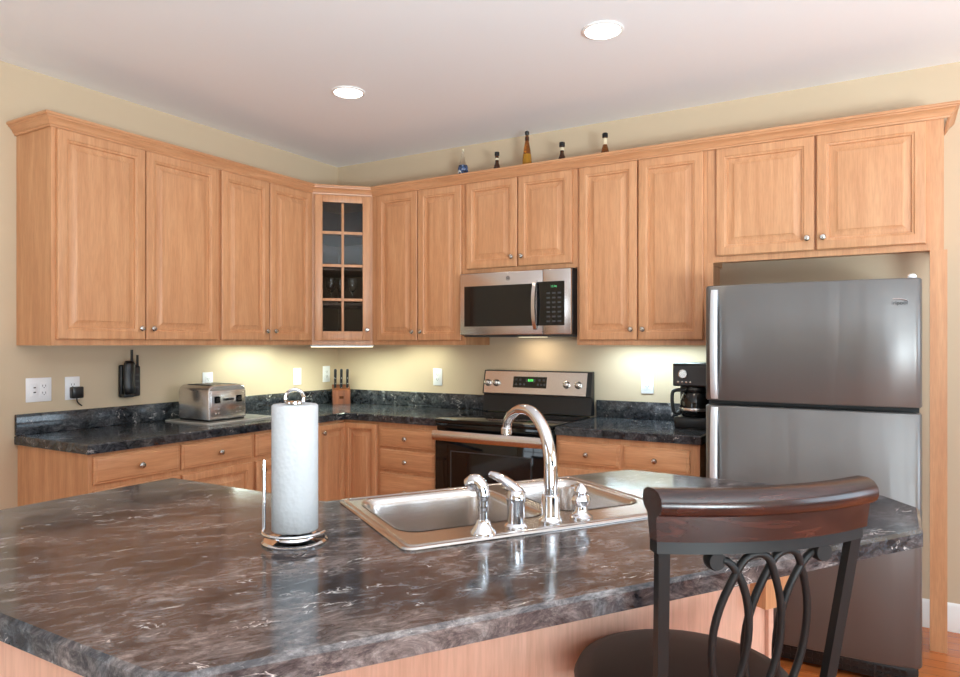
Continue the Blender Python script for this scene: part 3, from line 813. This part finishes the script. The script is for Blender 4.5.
# local: x = world y ; -y = world +x (front with controls)
TWd, TD, THh = .268, .275, .208
b = MB(); pr = [(-TWd/2, .012), (-TWd/2, THh-.035), (-TWd/2+.008, THh-.014), (-TWd/2+.03, THh-.001), (-TWd/2+.06, THh+.002), (TWd/2-.06, THh+.002), (TWd/2-.03, THh-.001), (TWd/2-.008, THh-.014), (TWd/2, THh-.035), (TWd/2, .012)]
b.loft([[(x*.97, -TD/2, .012+(z-.012)*.97) for x, z in pr], [(x, -TD/2+.008, z) for x, z in pr], [(x, TD/2-.008, z) for x, z in pr], [(x*.97, TD/2, .012+(z-.012)*.97) for x, z in pr]])
body = b.build('shell', 'steel', t, 30)
MB().box(-TWd/2+.006, -TD/2+.006, 0, TWd/2-.006, TD/2-.006, .013, .003).build('foot_plate', 'black', t)
for x in (-.085, -.035, .035, .085): MB().box(x-.014, -.10, THh+.0015, x+.014, .10, THh+.0035).build('toast_slot', 'black', body)
MB().box(-TWd/2+.012, -TD/2-.004, .02, TWd/2-.012, -TD/2+.001, THh-.030, .003).build('front_plate', 'steel', t)
for s in (-1, 1):
    MB().box(s*.078-.020, -TD/2-.0055, .105, s*.078+.020, -TD/2-.0042, .145).build('dial_panel', 'black_gloss', t)
    MB().lathe([(.011, 0), (.011, -.008), (.009, -.010)], (s*.078, -TD/2-.0056, .125), 16, 'Y').build('browning_dial', 'black', t)
    MB().box(s*.018-.012, -TD/2-.020, .118, s*.018+.012, -TD/2-.0042, .132, .003).build('lever', 'black', t)
    for z in (.045, .07):
        for dx in (-.012, .012): MB().lathe([(.006, 0), (.006, -.003), (.003, -.004)], (s*.078+dx, -TD/2-.0042, z), 12, 'Y').build('button', 'nickel', t)

# knife block and knives
KB = (.155, -.135); kr = PI/4
t = thing('knife_block', 'small brown wooden knife block in the corner of the worktop', 'knife block', (KB[0], KB[1], CT+.0005), kr)
b = MB(); pr = [(-.055, 0), (.055, 0), (.055, .145), (-.055, .105)]
b.loft([[(x, y, z) for y, z in pr] for x in (-.066, .066)]); bm_ = b.build('block', 'block_wood', t, 30)
MB().box(-.016, -.0565, .042, .016, -.0552, .062).build('maker_plate', 'brown_glass', bm_)
kn = [(-.045, 'left'), (0, 'middle'), (.045, 'right')]
for x, w in kn:
    c, s_ = math.cos(kr), math.sin(kr)
    wy = -.012; z = CT+.0005+.105+.04*(wy+.055)/.11
    px, py = KB[0]+c*x-s_*wy, KB[1]+s_*x+c*wy
    k = thing('kitchen_knife', 'black riveted knife handle sticking up, %s of three in the block' % w, 'knife', (px, py, z+.001), kr, 'knives in the block')
    b = MB(); L = []
    for zz, hx, hy in ((.002, .008, .011), (.025, .009, .013), (.065, .009, .012), (.11, .0095, .014), (.134, .010, .017), (.146, .007, .013)):
        L.append([(sx_*hx, sy_*hy-.2*zz, zz) for sx_, sy_ in ((-1,-1),(1,-1),(1,1),(-1,1))])
    b.loft(L); h = b.build('handle', 'black', k, 50)
    for zz in (.035, .075, .115): MB().lathe([(.003, 0), (.003, -.002)], (0, -.2*zz-.0115, zz), 8, 'Y').build('rivet', 'nickel', h)
    MB().box(-.006, -.009, 0, .006, .009, .003).build('bolster', 'nickel', k)

# coffee maker
t = thing('coffee_maker', 'black drip coffee maker with glass carafe beside the refrigerator', 'coffee maker', (2.86, -.24, CT+.0005))
MB().box(-.10, -.125, 0, .10, .115, .062, .008).build('base', 'black', t)
MB().box(-.10, .005, .0625, .10, .115, .228, .006).build('column', 'black', t)
hd = MB().box(-.105, -.13, .2285, .105, .118, .355, .008).build('brew_head', 'black', t)
MB().box(-.0965, -.1318, .236, .0965, -.1302, .338).build('control_face', 'grey_dark', hd)
MB().lathe([(.025, 0), (.025, -.006), (.021, -.008), (.021, -.004), (.004, -.004)], (-.048, -.132, .295), 24, 'Y').build('dial', 'nickel', hd)
for k in range(4): MB().lathe([(.0055, 0), (.0055, -.003), (.002, -.004)], (-.074+k*.022, -.132, .252), 10, 'Y').build('button', 'nickel', hd)
c = MB().lathe([(.066, .064), (.080, .072), (.086, .10), (.084, .15), (.068, .19), (.056, .20)], (0.01, -.083, 0), 28).build('carafe', 'black_gloss', t, 60)
MB().lathe([(.054, .2005), (.056, .21), (.050, .222), (.01, .225)], (0.01, -.083, 0), 24).build('carafe_lid', 'black', c)
MB().lathe([(.0865, .098), (.0875, .1), (.0875, .112), (.0865, .114)], (0.01, -.083, 0), 28, cap=False).build('carafe_band', 'steel', c)
MB().tube(spline([(-.045, -.10, .205), (-.092, -.11, .205), (-.110, -.115, .185), (-.108, -.114, .11), (-.092, -.108, .080), (-.070, -.10, .090)], 6), .0105, 8).build('carafe_handle', 'black', c, 60)

# ------------------------------------------------------------------ wall things
def plate(label, loc, rz, w=.078, gang='outlet', group='white wall plates'):
    t = thing('wall_outlet' if gang != 'double' else 'switch_plate', label, 'outlet' if gang != 'double' else 'switch plate', loc, rz, group)
    b = MB(); b.box(-w/2, -.0065, -.062, w/2, -.0005, .062, .003); pl = b.build('plate', 'white', t)
    def socket(x):
        MB().box(x-.018, -.0085, -.034, x+.018, -.0062, .034, .003).build('socket', 'white', t)
        for z in (-.018, .018):
            b = MB(); b.box(x-.0085, -.0092, z-.003, x-.0060, -.0084, z+.007); b.box(x+.0060, -.0092, z-.003, x+.0085, -.0084, z+.007); b.lathe([(.0025, -.0092), (.0025, -.0084)], (x, 0, z-.008), 8, 'Y')
            b.build('slots', 'slot', t)
    if gang == 'outlet': socket(0)
    else:
        socket(.024)
        MB().box(-.041, -.0085, -.034, -.007, -.0062, .034, .002).build('switch_frame', 'white', t)
        MB().box(-.036, -.0125, -.028, -.012, -.0086, .028, .003).build('rocker', 'white', t)
        for z in (-.012, .012): MB().box(-.030, -.0134, z-.003, -.018, -.0126, z+.003).build('switch_mark', 'slot', t)
    return t
plate('wide white double wall plate with switch and outlet at far left of the worktop', (0, -2.254, 1.193), PI/2, .126, 'double')
plate('white wall outlet with a black adapter plugged into it', (0, -2.083, 1.192), PI/2)
plate('white wall outlet partly hidden behind the toaster', (0, -1.225, 1.185), PI/2)
plate('white wall outlet on the left wall between the toaster and the corner', (0, -.441, 1.188), PI/2)
plate('white wall outlet in the corner left of the knife handles', (0, -.135, 1.195), PI/2)
plate('white wall outlet between the corner and the range', (.958, 0, 1.190), 0)
plate('white wall outlet between the range and the coffee maker', (2.502, 0, 1.187), 0)
t = thing('power_adapter', 'black power adapter plugged into the lower socket of a white outlet', 'adapter', (.0095, -2.073, 1.168), PI/2)
MB().box(-.030, -.036, -.030, .030, -.0005, .032, .006).build('housing', 'black', t)
MB().tube(spline([(.0, -.018, -.030), (.004, -.017, -.048), (.018, -.012, -.062), (.035, -.004, -.072)], 6), .0035, 8).build('cord', 'black', t)
# cordless telephone
t = thing('telephone_cradle', 'black wall-mounted cordless telephone cradle with a stub antenna', 'telephone', (0, -1.775, 1.125), PI/2)
MB().box(-.052, -.030, 0, .058, -.0008, .185, .010, 3).build('wall_plate', 'black', t)
MB().box(.012, -.052, .004, .056, -.0305, .178, .009, 3).build('base_panel', 'black', t)
for z in (.05, .085, .12): MB().box(.024, -.0535, z, .046, -.0522, z+.012).build('button', 'slot', t)
MB().box(-.050, -.062, .0, .010, -.0305, .022, .006).build('lower_cup', 'black', t)
MB().tube([(.046, -.035, .176), (.046, -.035, .215), (.046, -.035, .240)], [.0075, .007, .0065], 8).build('antenna', 'black', t)
h = thing('telephone_handset', 'black cordless handset with tall antenna hanging in the wall cradle', 'telephone', (.0, -1.806, 1.146), PI/2)
b = MB(); L = []
for z, y, hx, hy in ((0, -.062, .022, .014), (.008, -.066, .031, .022), (.04, -.064, .033, .022), (.09, -.062, .031, .019), (.14, -.064, .033, .022), (.172, -.066, .032, .022), (.188, -.062, .022, .014)):
    y -= .0135
    L.append([(hx*math.cos(2*PI*k/16), y+hy*math.sin(2*PI*k/16), z) for k in range(16)])
b.loft(L); b.build('body', 'black', h, 60)
MB().tube([(.020, -.070, .178), (.020, -.070, .20), (.020, -.070, .250)], [.009, .0075, .007], 8).build('antenna', 'black', h)

# bottles on the cabinets
def bottle(label, x, top, prof, m, parts, y=-.2):
    t = thing('bottle', label, 'bottle', (x, y, UT+.001), 0, 'bottles on top of the cabinets')
    h = top-UT-.001
    MB().lathe([(r, z*h) for r, z in prof], (0,0,0), 20).build('glass_body', m, t, 50)
    for name, mm, pr in parts: MB().lathe([(r, z*h) for r, z in pr], (0,0,0), 16).build(name, mm, t, 50)
    return t
slim = lambda r, n: [(r*.9, 0), (r, .02), (r, .42), (r*.85, .52), (n, .66), (n, .88)]
bottle('clear bottle with blue and white label, leftmost on the cabinets', 1.297, 2.743, [(.030, 0), (.032, .02), (.036, .30), (.032, .5), (.014, .72), (.007, .93)], 'glass',
       [('label', 'blue_label', [(.0375, .25), (.0372, .30), (.0345, .50), (.030, .58)]), ('base_label', 'brown_glass', [(.0335, .05), (.0368, .25)]), ('cork', 'cream', [(.008, .93), (.008, .99), (.004, 1)])])
bottle('small dark brown bottle, second from the left on the cabinets', 1.56, 2.686, slim(.026, .012), 'brown_glass',
       [('cap', 'black', [(.016, .88), (.016, .99), (.012, 1)]), ('neck_label', 'cream', [(.0128, .74), (.0128, .80)])])
bottle('tallest bottle, amber above golden liquor, above the microwave cabinet', 1.78, 2.79, [(.026, 0), (.034, .02), (.030, .40), (.022, .62), (.011, .80), (.011, .90)], 'amber',
       [('lower_band', 'gold', [(.0345, .04), (.0308, .40), (.0268, .52)]), ('collar', 'brown_glass', [(.0135, .80), (.0135, .87)]), ('stopper', 'black', [(.008, .90), (.014, .93), (.014, .98), (.006, 1)])])
bottle('small dark bottle with pale neck label, second from the right on the cabinets', 2.023, 2.683, slim(.026, .012), 'brown_glass',
       [('cap', 'black', [(.018, .86), (.018, .98), (.012, 1)]), ('neck_label', 'cream', [(.0138, .74), (.0138, .83)])])
bottle('small amber bottle with black cap, rightmost on the cabinets', 2.304, 2.696, [(.028, 0), (.030, .02), (.028, .40), (.019, .58), (.011, .70), (.011, .88)], 'amber',
       [('cap', 'black', [(.017, .88), (.017, .98), (.012, 1)]), ('neck_label', 'cream', [(.0128, .68), (.0128, .85)])])

# stemware behind the glass
c45 = lambda x, y: (cx0 + math.sqrt(.5)*(x-y), -cx0 + math.sqrt(.5)*(x+y))
for (lx, ly, w) in ((-.075, .09, 'left'), (.0, .13, 'middle'), (.075, .09, 'right')):
    x, y = c45(lx, ly)
    b = MB(); b.lathe([(.030, 0), (.030, .003), (.005, .008), (.004, .075), (.02, .09), (.034, .115), (.036, .14), (.030, .18), (.028, .18), (.034, .14), (.032, .117), (.018, .093), (.003, .086)], (0,0,0), 24)
    tag(b.build('wine_glass', 'glass', None, 60), 'clear stemmed wine glass, %s of three behind the cabinet glass' % w, 'wine glass', 'wine glasses in the corner cabinet', (x, y, UB+.2965))

# ------------------------------------------------------------------ lamps
def downlight(label, x, y, power):
    t = thing('ceiling_light', label, 'ceiling light', (x, y, CEIL), 0, 'recessed ceiling lights')
    b = MB(); b.loft([[(r*math.cos(2*PI*i/40), r*math.sin(2*PI*i/40), z) for i in range(40)] for r, z in ((.092, -.0008), (.092, -.006), (.080, -.009), (.076, -.004), (.076, -.0008))], False, False)
    b.build('trim_ring', 'trim', t, 50)
    MB().lathe([(.0755, -.0045), (.0755, -.0015)], (0,0,0), 36).build('lens', 'lamp', t)
    l = bpy.data.lights.new('downlight', 'SPOT'); l.energy = power; l.spot_size = math.radians(140); l.spot_blend = .8; l.color = (1, .87, .68); l.shadow_soft_size = .07
    o = bpy.data.objects.new('downlight', l); COL.objects.link(o); o.location = (0, 0, -.02); o.parent = t
downlight('round recessed ceiling light nearer the corner', 1.19, -1.228, 16)
downlight('round recessed ceiling light nearer the refrigerator side', 2.68, -1.234, 16)
def undercab(label, loc, rz, ln, m, power, col):
    t = thing('under_cabinet_light', label, 'cabinet light', loc, rz, 'lights under the cabinets')
    MB().box(-ln/2, -.035, -.011, ln/2, .035, -.0005, .003).build('housing', 'white', t)
    MB().box(-ln/2+.006, -.033, -.017, ln/2-.006, .033, -.0115, .002).build('diffuser', m, t)
    l = bpy.data.lights.new('tube', 'AREA'); l.shape = 'RECTANGLE'; l.size = ln-.05; l.size_y = .05; l.energy = power; l.color = col
    o = bpy.data.objects.new('tube', l); COL.objects.link(o); o.location = (0, 0, -.028); o.parent = t
undercab('slim warm white light fixed under the glass-door corner cabinet', (.43, -.43, UB), PI/4, .44, 'tube_warm', 9, (.84, 1, .84))
undercab('slim greenish white light under the tall cabinet beside the refrigerator', (2.58, -.16, UB+.0275), 0, .6, 'tube_green', 5.5, (.66, .88, 1))
undercab('slim warm white light under the left wall cabinet near the toaster', (.16, -.92, UB+.0275), PI/2, .5, 'tube_warm', 3.2, (.82, 1, .88))
undercab('slim warm white light under the wall cabinet left of the microwave', (.86, -.15, UB+.0275), 0, .4, 'tube_warm', 1.5, (.88, 1, .80))
